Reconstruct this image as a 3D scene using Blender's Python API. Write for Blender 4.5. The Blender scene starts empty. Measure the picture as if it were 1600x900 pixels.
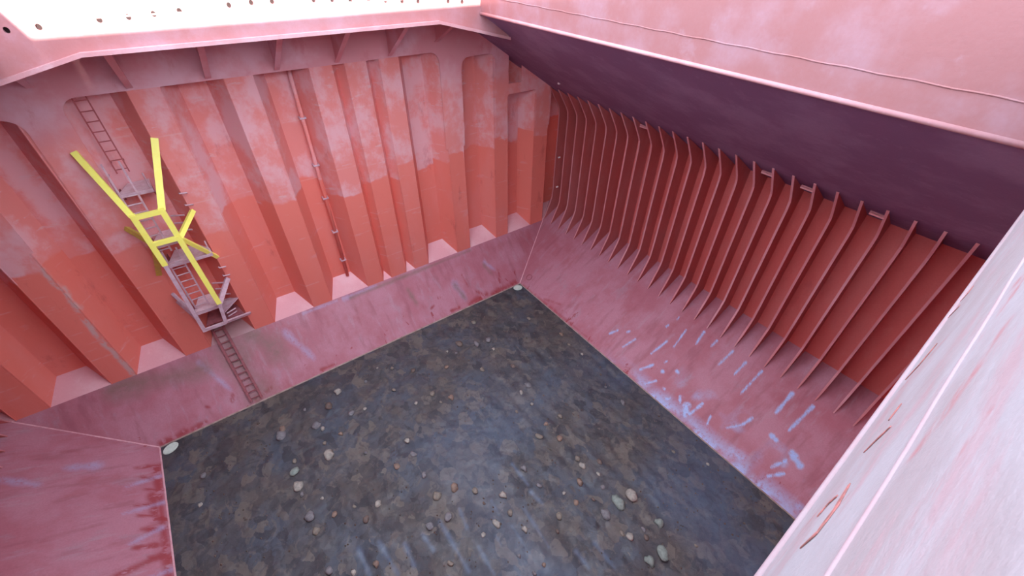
import bpy, bmesh, math, random
import numpy as np
from mathutils import Vector, Matrix, noise as mnoise

random.seed(7); rng = np.random.default_rng(7)
scene = bpy.context.scene
COL = scene.collection

# ------------------------------------------------------------------ camera
cam_d = bpy.data.cameras.new('camera'); cam = bpy.data.objects.new('camera', cam_d); COL.objects.link(cam)
R = ((0.80520916, -0.59269129, 0.01884798), (-0.3678134, -0.5241248, -0.7681188), (0.46513602, 0.61156375, -0.64002989))
CAM = (-12.24318512, -15.36045664, 16.0)
m = Matrix(((R[0][0], -R[1][0], -R[2][0], CAM[0]), (R[0][1], -R[1][1], -R[2][1], CAM[1]), (R[0][2], -R[1][2], -R[2][2], CAM[2]), (0, 0, 0, 1)))
cam.matrix_world = m
cam_d.sensor_width = 36.0; cam_d.lens = 671.3435 * 36.0 / 1600.0; cam_d.clip_start = 0.01; cam_d.clip_end = 300
scene.camera = cam

# ------------------------------------------------------------------ sky, sun, exposure
world = bpy.data.worlds.new('sky'); scene.world = world; world.use_nodes = True
bg = world.node_tree.nodes['Background']
bg.inputs[0].default_value = (0.55, 0.60, 0.68, 1); bg.inputs[1].default_value = 4.6   # bright even haze
sun_d = bpy.data.lights.new('sun', 'SUN'); sun_d.energy = 16.0; sun_d.angle = math.radians(0.6); sun_d.color = (1.0, 0.93, 0.80)
sun = bpy.data.objects.new('sun', sun_d); COL.objects.link(sun)
sun.rotation_euler = Vector((0.44, 8.6, -1.0)).to_track_quat('-Z', 'Y').to_euler()
scene.view_settings.view_transform = 'Standard'; scene.view_settings.look = 'None'
scene.view_settings.gamma = 1.0; scene.view_settings.use_curve_mapping = False
scene.view_settings.exposure = 1.0
scene.cycles.max_bounces = 10; scene.cycles.diffuse_bounces = 8

# ------------------------------------------------------------------ helpers
def srgb(r, g, b):
    f = lambda c: (c / 255 / 12.92) if c / 255 <= 0.04045 else ((c / 255 + 0.055) / 1.055) ** 2.4
    return (f(r), f(g), f(b), 1)

class MB:
    """collects shapes; build() links them as one mesh object"""
    def __init__(self): self.v = []; self.f = []
    def face(self, pts):
        n = len(self.v); self.v += [tuple(p) for p in pts]; self.f.append(tuple(range(n, n + len(pts))))
    def add(self, vs, fs):
        n = len(self.v); self.v += [tuple(p) for p in vs]; self.f += [tuple(i + n for i in f) for f in fs]
    def box(self, lo, hi):
        x0, y0, z0 = lo; x1, y1, z1 = hi
        self.add([(x0,y0,z0),(x1,y0,z0),(x1,y1,z0),(x0,y1,z0),(x0,y0,z1),(x1,y0,z1),(x1,y1,z1),(x0,y1,z1)],
                 [(0,3,2,1),(4,5,6,7),(0,1,5,4),(1,2,6,5),(2,3,7,6),(3,0,4,7)])
    def slab(self, pts, off):
        """prism of a planar polygon pushed by the vector off"""
        n = len(pts); off = Vector(off); a = [Vector(p) for p in pts]; b = [p + off for p in a]
        self.add(a + b, [tuple(range(n))[::-1], tuple(range(n, 2 * n))] + [(i, (i + 1) % n, n + (i + 1) % n, n + i) for i in range(n)])
    def bar(self, p, q, w, h, up=(0, 0, 1)):
        p = Vector(p); q = Vector(q); d = (q - p).normalized(); u = Vector(up)
        if abs(d.dot(u)) > 0.98: u = Vector((0, 1, 0))
        s = d.cross(u).normalized() * w / 2; t = s.cross(d).normalized() * h / 2
        vs = [p - s - t, p + s - t, p + s + t, p - s + t, q - s - t, q + s - t, q + s + t, q - s + t]
        self.add(vs, [(0,1,2,3),(7,6,5,4),(0,4,5,1),(1,5,6,2),(2,6,7,3),(3,7,4,0)])
    def tube(self, pts, r, n=8, closed=False):
        pts = [Vector(p) for p in pts]; N = len(pts); base = len(self.v); prev = None
        for i, p in enumerate(pts):
            a = pts[i - 1] if (i > 0 or closed) else p; b = pts[(i + 1) % N] if (i < N - 1 or closed) else p
            d = (b - a).normalized(); u = Vector((0, 0, 1)) if abs(d.z) < 0.95 else Vector((0, 1, 0))
            s = d.cross(u).normalized(); t = s.cross(d).normalized()
            for k in range(n):
                an = 2 * math.pi * k / n; self.v.append(tuple(p + (s * math.cos(an) + t * math.sin(an)) * r))
        for i in range(N if closed else N - 1):
            j = (i + 1) % N
            for k in range(n):
                l = (k + 1) % n; self.f.append((base + i*n + k, base + i*n + l, base + j*n + l, base + j*n + k))
        if not closed:
            self.f.append(tuple(base + k for k in range(n))[::-1]); self.f.append(tuple(base + (N-1)*n + k for k in range(n)))
    def mesh(self, name, mat=None, smooth=False):
        me = bpy.data.meshes.new(name); me.from_pydata(self.v, [], self.f); me.update()
        bm = bmesh.new(); bm.from_mesh(me); bmesh.ops.recalc_face_normals(bm, faces=bm.faces); bm.to_mesh(me); bm.free()
        if mat: me.materials.append(mat)
        if smooth: me.polygons.foreach_set('use_smooth', [True] * len(me.polygons))
        return me
    def build(self, name, mat=None, parent=None, smooth=False, origin=None):
        if origin is not None:
            o = Vector(origin); self.v = [tuple(Vector(p) - o) for p in self.v]
        return link(name, self.mesh(name, mat, smooth), parent, origin)

def link(name, me, parent=None, loc=None):
    o = bpy.data.objects.new(name, me); COL.objects.link(o)
    if parent is not None: o.parent = parent
    if loc is not None: o.location = Vector(loc) - (parent.location if parent is not None else Vector((0, 0, 0)))
    elif parent is not None: o.location = -parent.location
    return o
def tag(o, label=None, cat=None, group=None, kind=None):
    if label: o['label'] = label
    if cat: o['category'] = cat
    if group: o['group'] = group
    if kind: o['kind'] = kind
    return o
def empty(name, loc=(0, 0, 0)):
    o = bpy.data.objects.new(name, None); COL.objects.link(o); o.location = loc; o.empty_display_size = 0.2
    return o
def setting(name, label): return tag(empty(name), label, kind='structure')

# ------------------------------------------------------------------ node materials
class NT:
    def __init__(self, name):
        self.m = bpy.data.materials.new(name); self.m.use_nodes = True; self.t = self.m.node_tree
        self.b = self.t.nodes['Principled BSDF']; self.pos = self.n('ShaderNodeNewGeometry').outputs['Position']
    def n(self, k, **kw):
        x = self.t.nodes.new(k)
        for a, v in kw.items(): setattr(x, a, v)
        return x
    def put(self, sock, v):
        if isinstance(v, bpy.types.NodeSocket): self.t.links.new(v, sock)
        else: sock.default_value = v
    def math(self, op, a, b=None, c=None, clamp=False):
        x = self.n('ShaderNodeMath', operation=op, use_clamp=clamp)
        self.put(x.inputs[0], a)
        if b is not None: self.put(x.inputs[1], b)
        if c is not None: self.put(x.inputs[2], c)
        return x.outputs[0]
    def step(self, v, lo, hi, a=0.0, b=1.0):
        x = self.n('ShaderNodeMapRange', interpolation_type='SMOOTHSTEP'); self.put(x.inputs[0], v)
        for i, q in enumerate((lo, hi, a, b)): self.put(x.inputs[i + 1], q)
        return x.outputs[0]
    def noise(self, scale, detail=4, rough=0.6, stretch=(1, 1, 1), off=(0, 0, 0), dist=0.0, rot=(0, 0, 0)):
        mp = self.n('ShaderNodeMapping'); self.put(mp.inputs[0], self.pos); mp.inputs['Scale'].default_value = stretch
        mp.inputs['Location'].default_value = off; mp.inputs['Rotation'].default_value = rot
        x = self.n('ShaderNodeTexNoise'); self.put(x.inputs['Vector'], mp.outputs[0])
        x.inputs['Scale'].default_value = scale; x.inputs['Detail'].default_value = detail; x.inputs['Roughness'].default_value = rough
        x.inputs['Distortion'].default_value = dist
        return x.outputs['Fac']
    def mix(self, fac, a, b, mode='MIX'):
        x = self.n('ShaderNodeMix', data_type='RGBA', blend_type=mode); self.put(x.inputs[0], fac); self.put(x.inputs[6], a); self.put(x.inputs[7], b)
        return x.outputs[2]
    def xyz(self):
        s = self.n('ShaderNodeSeparateXYZ'); self.put(s.inputs[0], self.pos); return s.outputs
    def attr(self, name):
        a = self.n('ShaderNodeAttribute'); a.attribute_name = name; return a.outputs['Fac']
    def rand(self): return self.n('ShaderNodeObjectInfo').outputs['Random']
    def done(self, col, rough=0.6, bump=None, dist=0.02, spec=0.35):
        self.put(self.b.inputs['Base Color'], col); self.put(self.b.inputs['Roughness'], rough)
        self.b.inputs['Specular IOR Level'].default_value = spec
        if bump is not None:
            x = self.n('ShaderNodeBump'); self.put(x.inputs['Height'], bump); x.inputs['Distance'].default_value = dist; x.inputs['Strength'].default_value = 0.6
            self.t.links.new(x.outputs[0], self.b.inputs['Normal'])
        return self.m

def paint(name, base, faded, dark, fade=0.35, vertical=True, spots=0.25):
    """red hold paint: chalky faded patches, darker worn patches, runs"""
    k = NT(name); st = (1, 1, 0.35) if vertical else (1, 1, 1)
    c = k.mix(k.step(k.noise(0.55, 5, 0.6, st), 0.42, 0.66, 0, fade * 1.6), base, faded)
    c = k.mix(k.step(k.noise(1.7, 6, 0.7, st, (5, 3, 9)), 0.55, 0.70, 0, fade), c, faded)
    c = k.mix(k.step(k.noise(1.1, 6, 0.7, st, (15, 8, 2)), 0.58, 0.72, 0, spots), c, dark)
    c = k.mix(k.step(k.noise(18, 3, 0.7), 0.35, 0.65, 0, 0.10), c, dark)
    return k.done(c, 0.62, k.noise(3.0, 5, 0.6), 0.015)

RED_LOW = srgb(228, 126, 114); RED_UP = srgb(226, 142, 138); PINK = srgb(228, 186, 196); DARKRED = srgb(140, 48, 48)
def mat_bulkhead():
    k = NT('bulkhead paint'); x, y, z = k.xyz()
    line = k.math('ADD', k.math('MULTIPLY', k.math('SUBTRACT', k.rand(), 0.5), 1.0), 7.5)
    line = k.math('ADD', line, k.math('MULTIPLY', k.math('SUBTRACT', k.noise(0.9, 3, 0.5), 0.5), 1.0))
    up = k.step(k.math('SUBTRACT', z, line), -0.06, 0.06)
    low = k.mix(k.step(k.noise(0.6, 5, 0.6, (1, 1, 0.4)), 0.45, 0.7, 0, 0.45), RED_LOW, RED_UP)
    hi = k.mix(k.step(k.noise(0.8, 6, 0.65, (1, 1, 0.8), (4, 4, 4)), 0.42, 0.62, 0, 0.85), RED_UP, PINK)
    c = k.mix(k.math('MULTIPLY', up, 0.85), low, hi)
    patch = k.step(k.noise(1.6, 5, 0.65, (0.6, 0.6, 2.2), (9, 1, 3)), 0.60, 0.68)
    c = k.mix(k.math('MULTIPLY', patch, k.math('ADD', k.math('MULTIPLY', up, 0.40), 0.20)), c, srgb(222, 182, 190))
    seam = k.step(k.math('ABSOLUTE', k.math('SUBTRACT', k.math('FRACT', k.math('MULTIPLY', k.math('ADD', z, k.math('MULTIPLY', k.rand(), 0.5)), 0.42)), 0.5)), 0.0, 0.018, 0.30, 0.0)
    c = k.mix(k.math('MULTIPLY', seam, k.step(k.noise(1.3, 3, 0.6, off=(2, 2, 7)), 0.45, 0.6)), c, srgb(226, 190, 192))
    c = k.mix(k.step(k.noise(1.2, 6, 0.7, (1, 1, 0.4), (15, 8, 2)), 0.60, 0.74, 0, 0.35), c, srgb(165, 62, 56))
    gx = k.math('ABSOLUTE', k.math('ADD', k.math('ADD', x, 17.72), k.math('MULTIPLY', k.math('SUBTRACT', k.noise(1.2, 3), 0.5), 0.35)))
    c = k.mix(k.math('MULTIPLY', k.math('MULTIPLY', k.step(gx, 0.03, 0.14, 0.75, 0), k.step(z, 8.2, 7.2)), k.step(k.noise(3, 4, 0.6, (1, 1, 0.5)), 0.38, 0.55), clamp=True), c, srgb(200, 178, 178))   # grey run of washed-off dust
    return k.done(c, 0.6, k.noise(2.5, 5, 0.6), 0.02)

def mat_slope(name, axis):
    """hopper and stool plates: dusty mauve pink, bare red scars near the floor, pale scrapes"""
    k = NT(name); x, y, z = k.xyz()
    st = (1.0, 0.45, 0.45) if axis == 'stool' else (0.45, 1.0, 0.45)
    c = k.mix(k.step(k.noise(0.5, 5, 0.6), 0.38, 0.66), srgb(174, 106, 122), srgb(184, 128, 146))
    c = k.mix(k.step(k.noise(1.3, 6, 0.68, st, (3, 7, 1)), 0.55, 0.70, 0, 0.5), c, srgb(168, 140, 156))
    c = k.mix(k.step(k.noise(0.8, 5, 0.65, st, (13, 2, 1)), 0.55, 0.72, 0, 0.5), c, srgb(162, 82, 92))
    run = (1.0, 0.22, 0.22) if axis == 'stool' else (0.22, 1.0, 0.22)
    c = k.mix(k.step(k.noise(2.4, 4, 0.6, run, (6, 6, 6)), 0.52, 0.70, 0, 0.45), c, srgb(150, 86, 100))
    c = k.mix(k.step(k.noise(3.1, 4, 0.6, run, (1, 9, 6)), 0.56, 0.70, 0, 0.35), c, srgb(182, 152, 168))
    th = k.math('ADD', k.math('MULTIPLY', z, 0.16), 0.585 if axis == 'stool' else 0.60)
    scar = k.math('SUBTRACT', k.noise(2.0, 6, 0.62, st, (1, 5, 3), 0.6), th)
    c = k.mix(k.step(scar, 0.0, 0.03, 0, 0.8), c, srgb(150, 52, 58))
    c = k.mix(k.math('MULTIPLY', k.attr('scar'), k.step(k.noise(5, 4, 0.65, st), 0.36, 0.5, 0, 0.85), clamp=True), c, srgb(150, 52, 58))
    c = k.mix(k.math('MULTIPLY', k.attr('pale'), k.step(k.noise(9, 4, 0.65), 0.30, 0.52, 0.25, 1.0), clamp=True), c, srgb(168, 190, 238))
    c = k.mix(k.math('MULTIPLY', k.attr('dirt'), k.step(k.noise(2.5, 5, 0.65, off=(8, 0, 3)), 0.3, 0.6, 0.5, 1.0), clamp=True), c, srgb(136, 104, 102))
    c = k.mix(k.step(k.noise(20, 3, 0.7), 0.35, 0.65, 0, 0.12), c, srgb(120, 70, 78))
    return k.done(c, 0.55, k.noise(2.2, 5, 0.6), 0.03)

def mat_floor():
    k = NT('wet residue'); x, y, z = k.xyz()
    c = k.mix(k.step(k.noise(0.4, 5, 0.6), 0.36, 0.64), srgb(76, 71, 71), srgb(70, 77, 90))
    mp = k.n('ShaderNodeMapping'); k.put(mp.inputs[0], k.pos); mp.inputs['Scale'].default_value = (1.5, 1.1, 1)
    wob = k.n('ShaderNodeTexNoise'); k.put(wob.inputs['Vector'], mp.outputs[0]); wob.inputs['Scale'].default_value = 1.6; wob.inputs['Detail'].default_value = 4
    add = k.n('ShaderNodeMix', data_type='VECTOR'); add.inputs[0].default_value = 0.42; k.put(add.inputs[4], mp.outputs[0]); k.put(add.inputs[5], wob.outputs['Color'])
    vo = k.n('ShaderNodeTexVoronoi'); k.put(vo.inputs['Vector'], add.outputs[1]); vo.inputs['Scale'].default_value = 3.2
    cell = k.n('ShaderNodeSeparateColor'); k.put(cell.inputs[0], vo.outputs['Color'])
    c = k.mix(k.step(cell.outputs[0], 0.55, 1.0, 0, 0.75), c, srgb(104, 97, 92))          # dry crusts
    c = k.mix(k.step(cell.outputs[1], 0.5, 1.0, 0, 0.8), c, srgb(54, 53, 60))             # damp patches
    c = k.mix(k.step(k.noise(1.5, 6, 0.7, dist=1.2, off=(3, 1, 0)), 0.52, 0.64, 0, 0.55), c, srgb(102, 95, 90))
    c = k.mix(k.step(k.noise(2.2, 5, 0.6, dist=1.6, off=(9, 4, 0)), 0.52, 0.64, 0, 0.6), c, srgb(56, 55, 62))
    c = k.mix(k.step(k.noise(6, 5, 0.7, off=(1, 14, 0)), 0.60, 0.72, 0, 0.4), c, srgb(112, 106, 102))
    wet = k.attr('wet')
    c = k.mix(k.math('MULTIPLY', wet, 0.85), c, srgb(86, 106, 136))  # sky's blue sheen on the water film, painted into the colour
    r = k.step(k.noise(1.2, 5, 0.65, off=(7, 7, 0)), 0.40, 0.60, 0.5, 0.8)
    r = k.math('MULTIPLY', r, k.math('SUBTRACT', 1.0, k.math('MULTIPLY', wet, 0.55)))
    return k.done(c, r, k.noise(7, 6, 0.65), 0.03, 0.45)

def plain(name, col, col2=None, rough=0.55, scale=6, amt=0.5, metal=0.0):
    k = NT(name); c = k.mix(k.step(k.noise(scale, 5, 0.65), 0.42, 0.62, 0, amt), col, col2 or col)
    k.b.inputs['Metallic'].default_value = metal
    return k.done(c, rough, k.noise(scale * 2, 4, 0.6), 0.005)

M_BULK = mat_bulkhead()
M_STOOL = mat_slope('stool paint', 'stool'); M_HOP = mat_slope('hopper paint', 'hopper'); M_FLOOR = mat_floor()
M_SHEDDIRT = paint('dirty shelf paint', srgb(170, 128, 132), srgb(186, 150, 156), srgb(140, 98, 102), 0.5, False, 0.4)
M_SHED = paint('clean pink shelf paint', srgb(226, 168, 178), srgb(236, 196, 204), srgb(200, 130, 138), 0.4, False, 0.1)
def mat_upper():
    k = NT('upper plate paint'); x, y, z = k.xyz()
    hi = k.mix(k.step(k.noise(0.8, 6, 0.65, (1, 1, 0.8), (4, 4, 4)), 0.42, 0.66, 0, 0.75), RED_UP, PINK)
    c = k.mix(k.step(k.noise(0.6, 5, 0.6), 0.40, 0.64), srgb(216, 152, 160), srgb(224, 182, 194))
    c = k.mix(k.step(k.noise(1.5, 6, 0.7, (1, 1, 0.5), (5, 3, 9)), 0.56, 0.70, 0, 0.5), c, srgb(204, 124, 128))
    c = k.mix(k.step(k.math('ADD', z, k.math('MULTIPLY', k.noise(0.9, 3), 1.6)), 11.2, 12.6), hi, c)
    return k.done(c, 0.6, k.noise(2.5, 5, 0.6), 0.015)
M_UPPER = mat_upper()
M_FRAME = paint('side frame paint', srgb(190, 98, 96), srgb(196, 128, 132), srgb(146, 66, 68), 0.3)
M_EDGE_LIT = paint('sky-lit frame edge paint', srgb(198, 128, 134), srgb(210, 160, 168), srgb(176, 92, 92), 0.4)  # paler than the webs: skylight from the hatch put into the colour
M_SHELL = paint('shell plate paint', srgb(214, 104, 100), srgb(214, 128, 126), srgb(170, 70, 72), 0.3)
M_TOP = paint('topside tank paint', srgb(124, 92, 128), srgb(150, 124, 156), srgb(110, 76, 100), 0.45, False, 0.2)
M_COAM = paint('coaming paint', srgb(147, 101, 104), srgb(156, 124, 136), srgb(142, 82, 80), 0.5, False, 0.25)
def mat_near():
    k = NT('chalky coaming paint'); rot = (0, 0.75, 0)
    c = k.mix(k.step(k.noise(1.6, 5, 0.6, (0.5, 1, 1.6), rot=rot), 0.38, 0.64), srgb(139, 128, 134), srgb(146, 140, 148))
    c = k.mix(k.step(k.noise(3.2, 6, 0.7, (0.35, 1, 1.6), (4, 1, 7), rot=rot), 0.50, 0.68, 0, 0.55), c, srgb(152, 118, 126))
    c = k.mix(k.step(k.noise(9, 4, 0.6, (0.5, 1, 1.4), (2, 1, 7), rot=rot), 0.66, 0.74, 0, 0.7), c, srgb(162, 156, 162))
    c = k.mix(k.math('MULTIPLY', k.attr('scar'), k.step(k.noise(14, 4, 0.65, (0.35, 1, 1.6), rot=rot), 0.34, 0.6), clamp=True), c, srgb(150, 88, 94))
    return k.done(c, 0.6, k.noise(7, 5, 0.65), 0.012)
M_NEAR = mat_near(); M_NEARLIP = plain('pale coaming edge paint', srgb(138, 120, 128), srgb(140, 112, 120), 0.6, 6, 0.6)
M_BACKC = paint('back coaming paint', srgb(164, 110, 112), srgb(172, 132, 142), srgb(152, 88, 86), 0.5, False, 0.25)
M_LIP = paint('coaming lip paint', srgb(184, 136, 142), srgb(196, 166, 176), srgb(170, 100, 96), 0.45, False, 0.2)
M_DECK = plain('dusty platform deck', srgb(220, 194, 204), srgb(204, 166, 176), 0.7, 6, 0.6)
M_YEL = plain('yellow paint', srgb(255, 253, 128), srgb(255, 246, 104), 0.45, 5, 0.4)
M_YELOLD = plain('dull yellow paint', srgb(206, 178, 92), srgb(226, 200, 80), 0.6, 5, 0.6)
M_REDSTEEL = plain('faded red steel', srgb(176, 96, 98), srgb(156, 80, 84), 0.65, 6, 0.6)
M_GREY = plain('bare grey pink primer', srgb(204, 178, 192), srgb(184, 142, 154), 0.6, 5, 0.6)
M_LADD = plain('dirty red steel', srgb(150, 84, 92), srgb(118, 66, 74), 0.65, 6, 0.6)
M_RUST = plain('brown rust', srgb(128, 84, 82), srgb(176, 104, 102), 0.85, 22, 0.8)
M_SCUFF = plain('faded red scuff', srgb(214, 150, 158), srgb(204, 128, 136), 0.7, 14, 0.7)
M_HOLE_SHADE = plain('painted hollow shade', srgb(34, 14, 18), None, 0.8)  # rusty cap colour taken near black, standing in for shade in the holes
M_WHITE = plain('white spot', srgb(236, 232, 232), None, 0.5)
M_COVER = plain('pale green cover', srgb(206, 222, 214), srgb(180, 200, 190), 0.5, 9, 0.5)
M_SEAM = plain('pale weld bead', srgb(176, 156, 150), srgb(140, 112, 108), 0.6, 3, 0.7)
M_SEAMP = plain('pink weld bead', srgb(222, 176, 188), srgb(200, 140, 152), 0.6, 3, 0.6)
ST = dict(pale=plain('pale stone', srgb(160, 156, 148), srgb(124, 122, 120), 0.75, 9, 0.7), tan=plain('tan stone', srgb(130, 122, 112), srgb(106, 100, 96), 0.75, 9, 0.7),
          green=plain('grey green stone', srgb(134, 146, 140), srgb(106, 116, 114), 0.7, 9, 0.7), ochre=plain('ochre stone', srgb(134, 114, 102), srgb(110, 96, 90), 0.75, 9, 0.7),
          brown=plain('brown lump', srgb(110, 96, 90), srgb(88, 78, 76), 0.8, 7, 0.7), grey=plain('grey stone', srgb(122, 120, 124), srgb(96, 95, 102), 0.7, 9, 0.7))

# ------------------------------------------------------------------ main dimensions (metres)
XL, XR = -17.87, 0.0                 # tank top edges
XC = (XL + XR) / 2                   # centre line
KX, KY = 1.683, 1.093                # run per rise of hopper and of stool
SH = 4.82; ZK = SH / KX              # side shell (from XR) and hopper knuckle
YF, ZF, YB, ZB = 2.24, 2.05, 3.03, 2.71   # corrugation front/back faces, shedder shelf
YN = -18.7; YEND = 3.12
HX0, HX1, HY0, HY1 = -15.02, -2.85, -15.5, -0.86   # hatch opening
ZC, ZT = 13.80, 15.75                # coaming lower edge and top
def ztop(x): return 9.97 - 0.634 * (abs(x - XC) + XC - 3.2)   # topside tank sloping plate

def grid_obj(name, fn, nu, nv, mat, parent, attrs):
    U, V = np.meshgrid(np.linspace(0, 1, nu + 1), np.linspace(0, 1, nv + 1), indexing='ij')
    P = fn(U, V).reshape(-1, 3); me = bpy.data.meshes.new(name)
    i = np.arange((nu + 1) * (nv + 1)).reshape(nu + 1, nv + 1)
    F = np.stack([i[:-1, :-1], i[1:, :-1], i[1:, 1:], i[:-1, 1:]], -1).reshape(-1, 4)
    me.from_pydata(P.tolist(), [], F.tolist()); me.materials.append(mat)
    me.polygons.foreach_set('use_smooth', [True] * len(me.polygons))
    for an, af in attrs.items():
        a = me.attributes.new(an, 'FLOAT', 'POINT'); a.data.foreach_set('value', af(P).astype(np.float32))
    me.update()
    return link(name, me, parent)
def strokes(P2, L, soft=0.5):
    """coverage of painted strokes (x0, y0, x1, y1, width) at the points P2"""
    out = np.zeros(len(P2))
    for a, b, c, d, w in L:
        p0 = np.array([a, b]); e = np.array([c, d]) - p0; n = max(e @ e, 1e-6)
        t = np.clip(((P2 - p0) @ e) / n, 0, 1); q = P2 - p0 - t[:, None] * e
        q = np.hypot(q[:, 0], q[:, 1]) + 0.14 * w * np.sin(t * 9 + a * 9) + 0.2 * w * t
        out = np.maximum(out, np.clip((w - q) / (w * soft), 0, 1))
    return out
def vnoise(x, y, seed):
    r = np.random.default_rng(seed); T = r.random((256, 256)); xi = np.floor(x).astype(int); yi = np.floor(y).astype(int); fx = x - xi; fy = y - yi
    fx = fx * fx * (3 - 2 * fx); fy = fy * fy * (3 - 2 * fy); g = lambda i, j: T[(xi + i) % 256, (yi + j) % 256]
    return (g(0,0) * (1-fx) + g(1,0) * fx) * (1-fy) + (g(0,1) * (1-fx) + g(1,1) * fx) * fy

# ------------------------------------------------------------------ floor
WET_SHEEN = [(-12.27,-8.32,-12.15,-9.57),(-10.97,-8.95,-10.9,-9.61),(-10.28,-8.94,-10.27,-10.82),(-9.63,-10.41,-9.65,-11.38),(-12.9,-8.1,-12.89,-9.03),(-11.59,-8.87,-11.63,-9.66),(-9.51,-8.96,-9.62,-9.67),(-8.42,-9.4,-8.47,-9.98),(-8.95,-10.47,-8.97,-10.77),(-8.33,-10.55,-8.35,-11.58),(-7.61,-10.26,-7.71,-11.81),(-6.97,-8.71,-6.97,-9.72),(-7.06,-10.02,-6.98,-10.58),(-6.37,-12.66,-6.37,-13.55),(-7.06,-12.46,-7.05,-13.05),(-10.9,-10.6,-10.9,-12.0),(-11.6,-10.4,-11.62,-11.6),(-12.2,-10.3,-12.25,-11.2),(-9.0,-11.6,-9.0,-12.8)]
NU, NV = 400, 380
def floor_pts(U, V):
    X = XL + (XR - XL) * U; Y = -17.0 + 17.0 * V
    z = 0.045 * (vnoise(X * 1.3, Y * 1.1, 1) - 0.5) + 0.05 * np.maximum(0, vnoise(X * 2.6 + 9, Y * 2.2, 2) - 0.5) + 0.03 * (vnoise(X * 6, Y * 6, 3) - 0.5)
    z += 0.02 * np.cos((X + 13.9) * 2 * math.pi / 0.652) * np.clip(vnoise(X * 0.4, Y * 0.4, 4) * 2 - 0.6, 0, 1)   # dents between the stiffeners under the plate
    q_ = vnoise(X * 1.9 + 3 + 0.6 * vnoise(X * 4, Y * 4, 6), Y * 1.6 + 0.6 * vnoise(X * 4, Y * 4, 7), 5); z += 0.022 * np.floor(q_ * 4) / 3       # flat crusts with stepped rims
    edge = np.minimum(np.minimum(X - XL, XR - X), -Y); z *= np.clip(edge / 0.35, 0, 1)
    return np.stack([X, Y, z], -1)
def floor_wet_sheen(P):
    s = strokes(P[:, :2], [w + (0.13,) for w in WET_SHEEN], 1.0)
    b = np.clip(vnoise(P[:, 0] * 0.35, P[:, 1] * 0.3, 8) * 2.2 - 1.2, 0, 1) * np.clip((-P[:, 1] - 3) / 6, 0, 1)
    return np.maximum(s * 0.6, b * 0.4)
floor = grid_obj('floor', floor_pts, NU, NV, M_FLOOR, None, {'wet': floor_wet_sheen})
tag(floor, 'dark wet steel hold floor caked with grey brown residue', kind='structure')

# ------------------------------------------------------------------ back bulkhead
wall_back = setting('wall_back', 'corrugated red bulkhead standing on a sloping stool at the end of the hold')
FL = [(-21.2, -20.25), (-18.41, -17.60), (-15.90, -14.98), (-13.23, -12.40), (-10.65, -9.79), (-7.97, -7.15), (-6.70, -5.88), (-5.37, -4.57), (-2.75, -1.92), (-0.12, 0.71), (2.42, 3.35)]
ZP = 14.25; RUN = 0.47; LEAN = 0.015
def panel(name, x0, y0, x1, y1, z0, z1, mat=M_BULK):
    d = Vector((x1 - x0, y1 - y0, 0)); n = Vector((-d.y, d.x, 0)).normalized() * 0.02
    e = d.normalized() * 0.012; x0 -= e.x; y0 -= e.y; x1 += e.x; y1 += e.y          # lap the joints
    t = LEAN * (z1 - ZF); b = MB(); b.slab([(x0, y0, z0), (x1, y1, z0), (x1 - t, y1, z1), (x0 - t, y0, z1)], n)
    o = Vector(((x0 + x1) / 2, (y0 + y1) / 2, z0)); return b.build(name, mat, wall_back, origin=o)
def recess(a, b):
    g = b - a; run = min(RUN, g / 2); dep = (YB - YF) * run / RUN; zb = ZF + (ZB - ZF) * run / RUN
    panel('web_panel', a, YF, a + run, YF + dep, ZF - 0.05, ZP); panel('web_panel', b - run, YF + dep, b, YF, ZF - 0.05, ZP)
    if g > 1.2:
        panel('recessed_panel', a + run, YB, b - run, YB, ZF + 0.1, ZP)
        pts = [(a, YF, ZF), (b, YF, ZF), (b - run, YB, ZB), (a + run, YB, ZB)]
    else: pts = [(a, YF, ZF), (b, YF, ZF), (a + run, YF + dep, zb)]
    s = MB(); s.slab(pts, (0, 0.01, -0.015)); s.build('shedder_plate', M_SHEDDIRT if a < -14 < b else M_SHED, wall_back)
for a, b in FL: panel('flange_panel', a, YF, b, YF, ZF - 0.02, ZP)
for i in range(len(FL) - 1): recess(FL[i][1], FL[i + 1][0])
for s in (1, -1):                                   # outer ends against the side shell
    e = FL[-1][1] if s > 0 else 2 * XC - FL[0][0]
    q = lambda x: x if s > 0 else 2 * XC - x
    panel('web_panel', q(e), YF, q(e + 0.545), YB, ZF - 0.05, 10.4); panel('recessed_panel', q(e + 0.545), YB, q(SH), YB, ZF, 9.8)
    p = MB(); p.slab([(q(e - 0.02), YF, ZF), (q(e + 0.14), YF, ZF), (q(SH - 0.2), YB + 0.05, ZB + 0.04), (q(e + 0.5), YB + 0.05, ZB + 0.04)], (0, 0.01, -0.015)); p.build('shedder_plate', M_SHED, wall_back)
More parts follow.
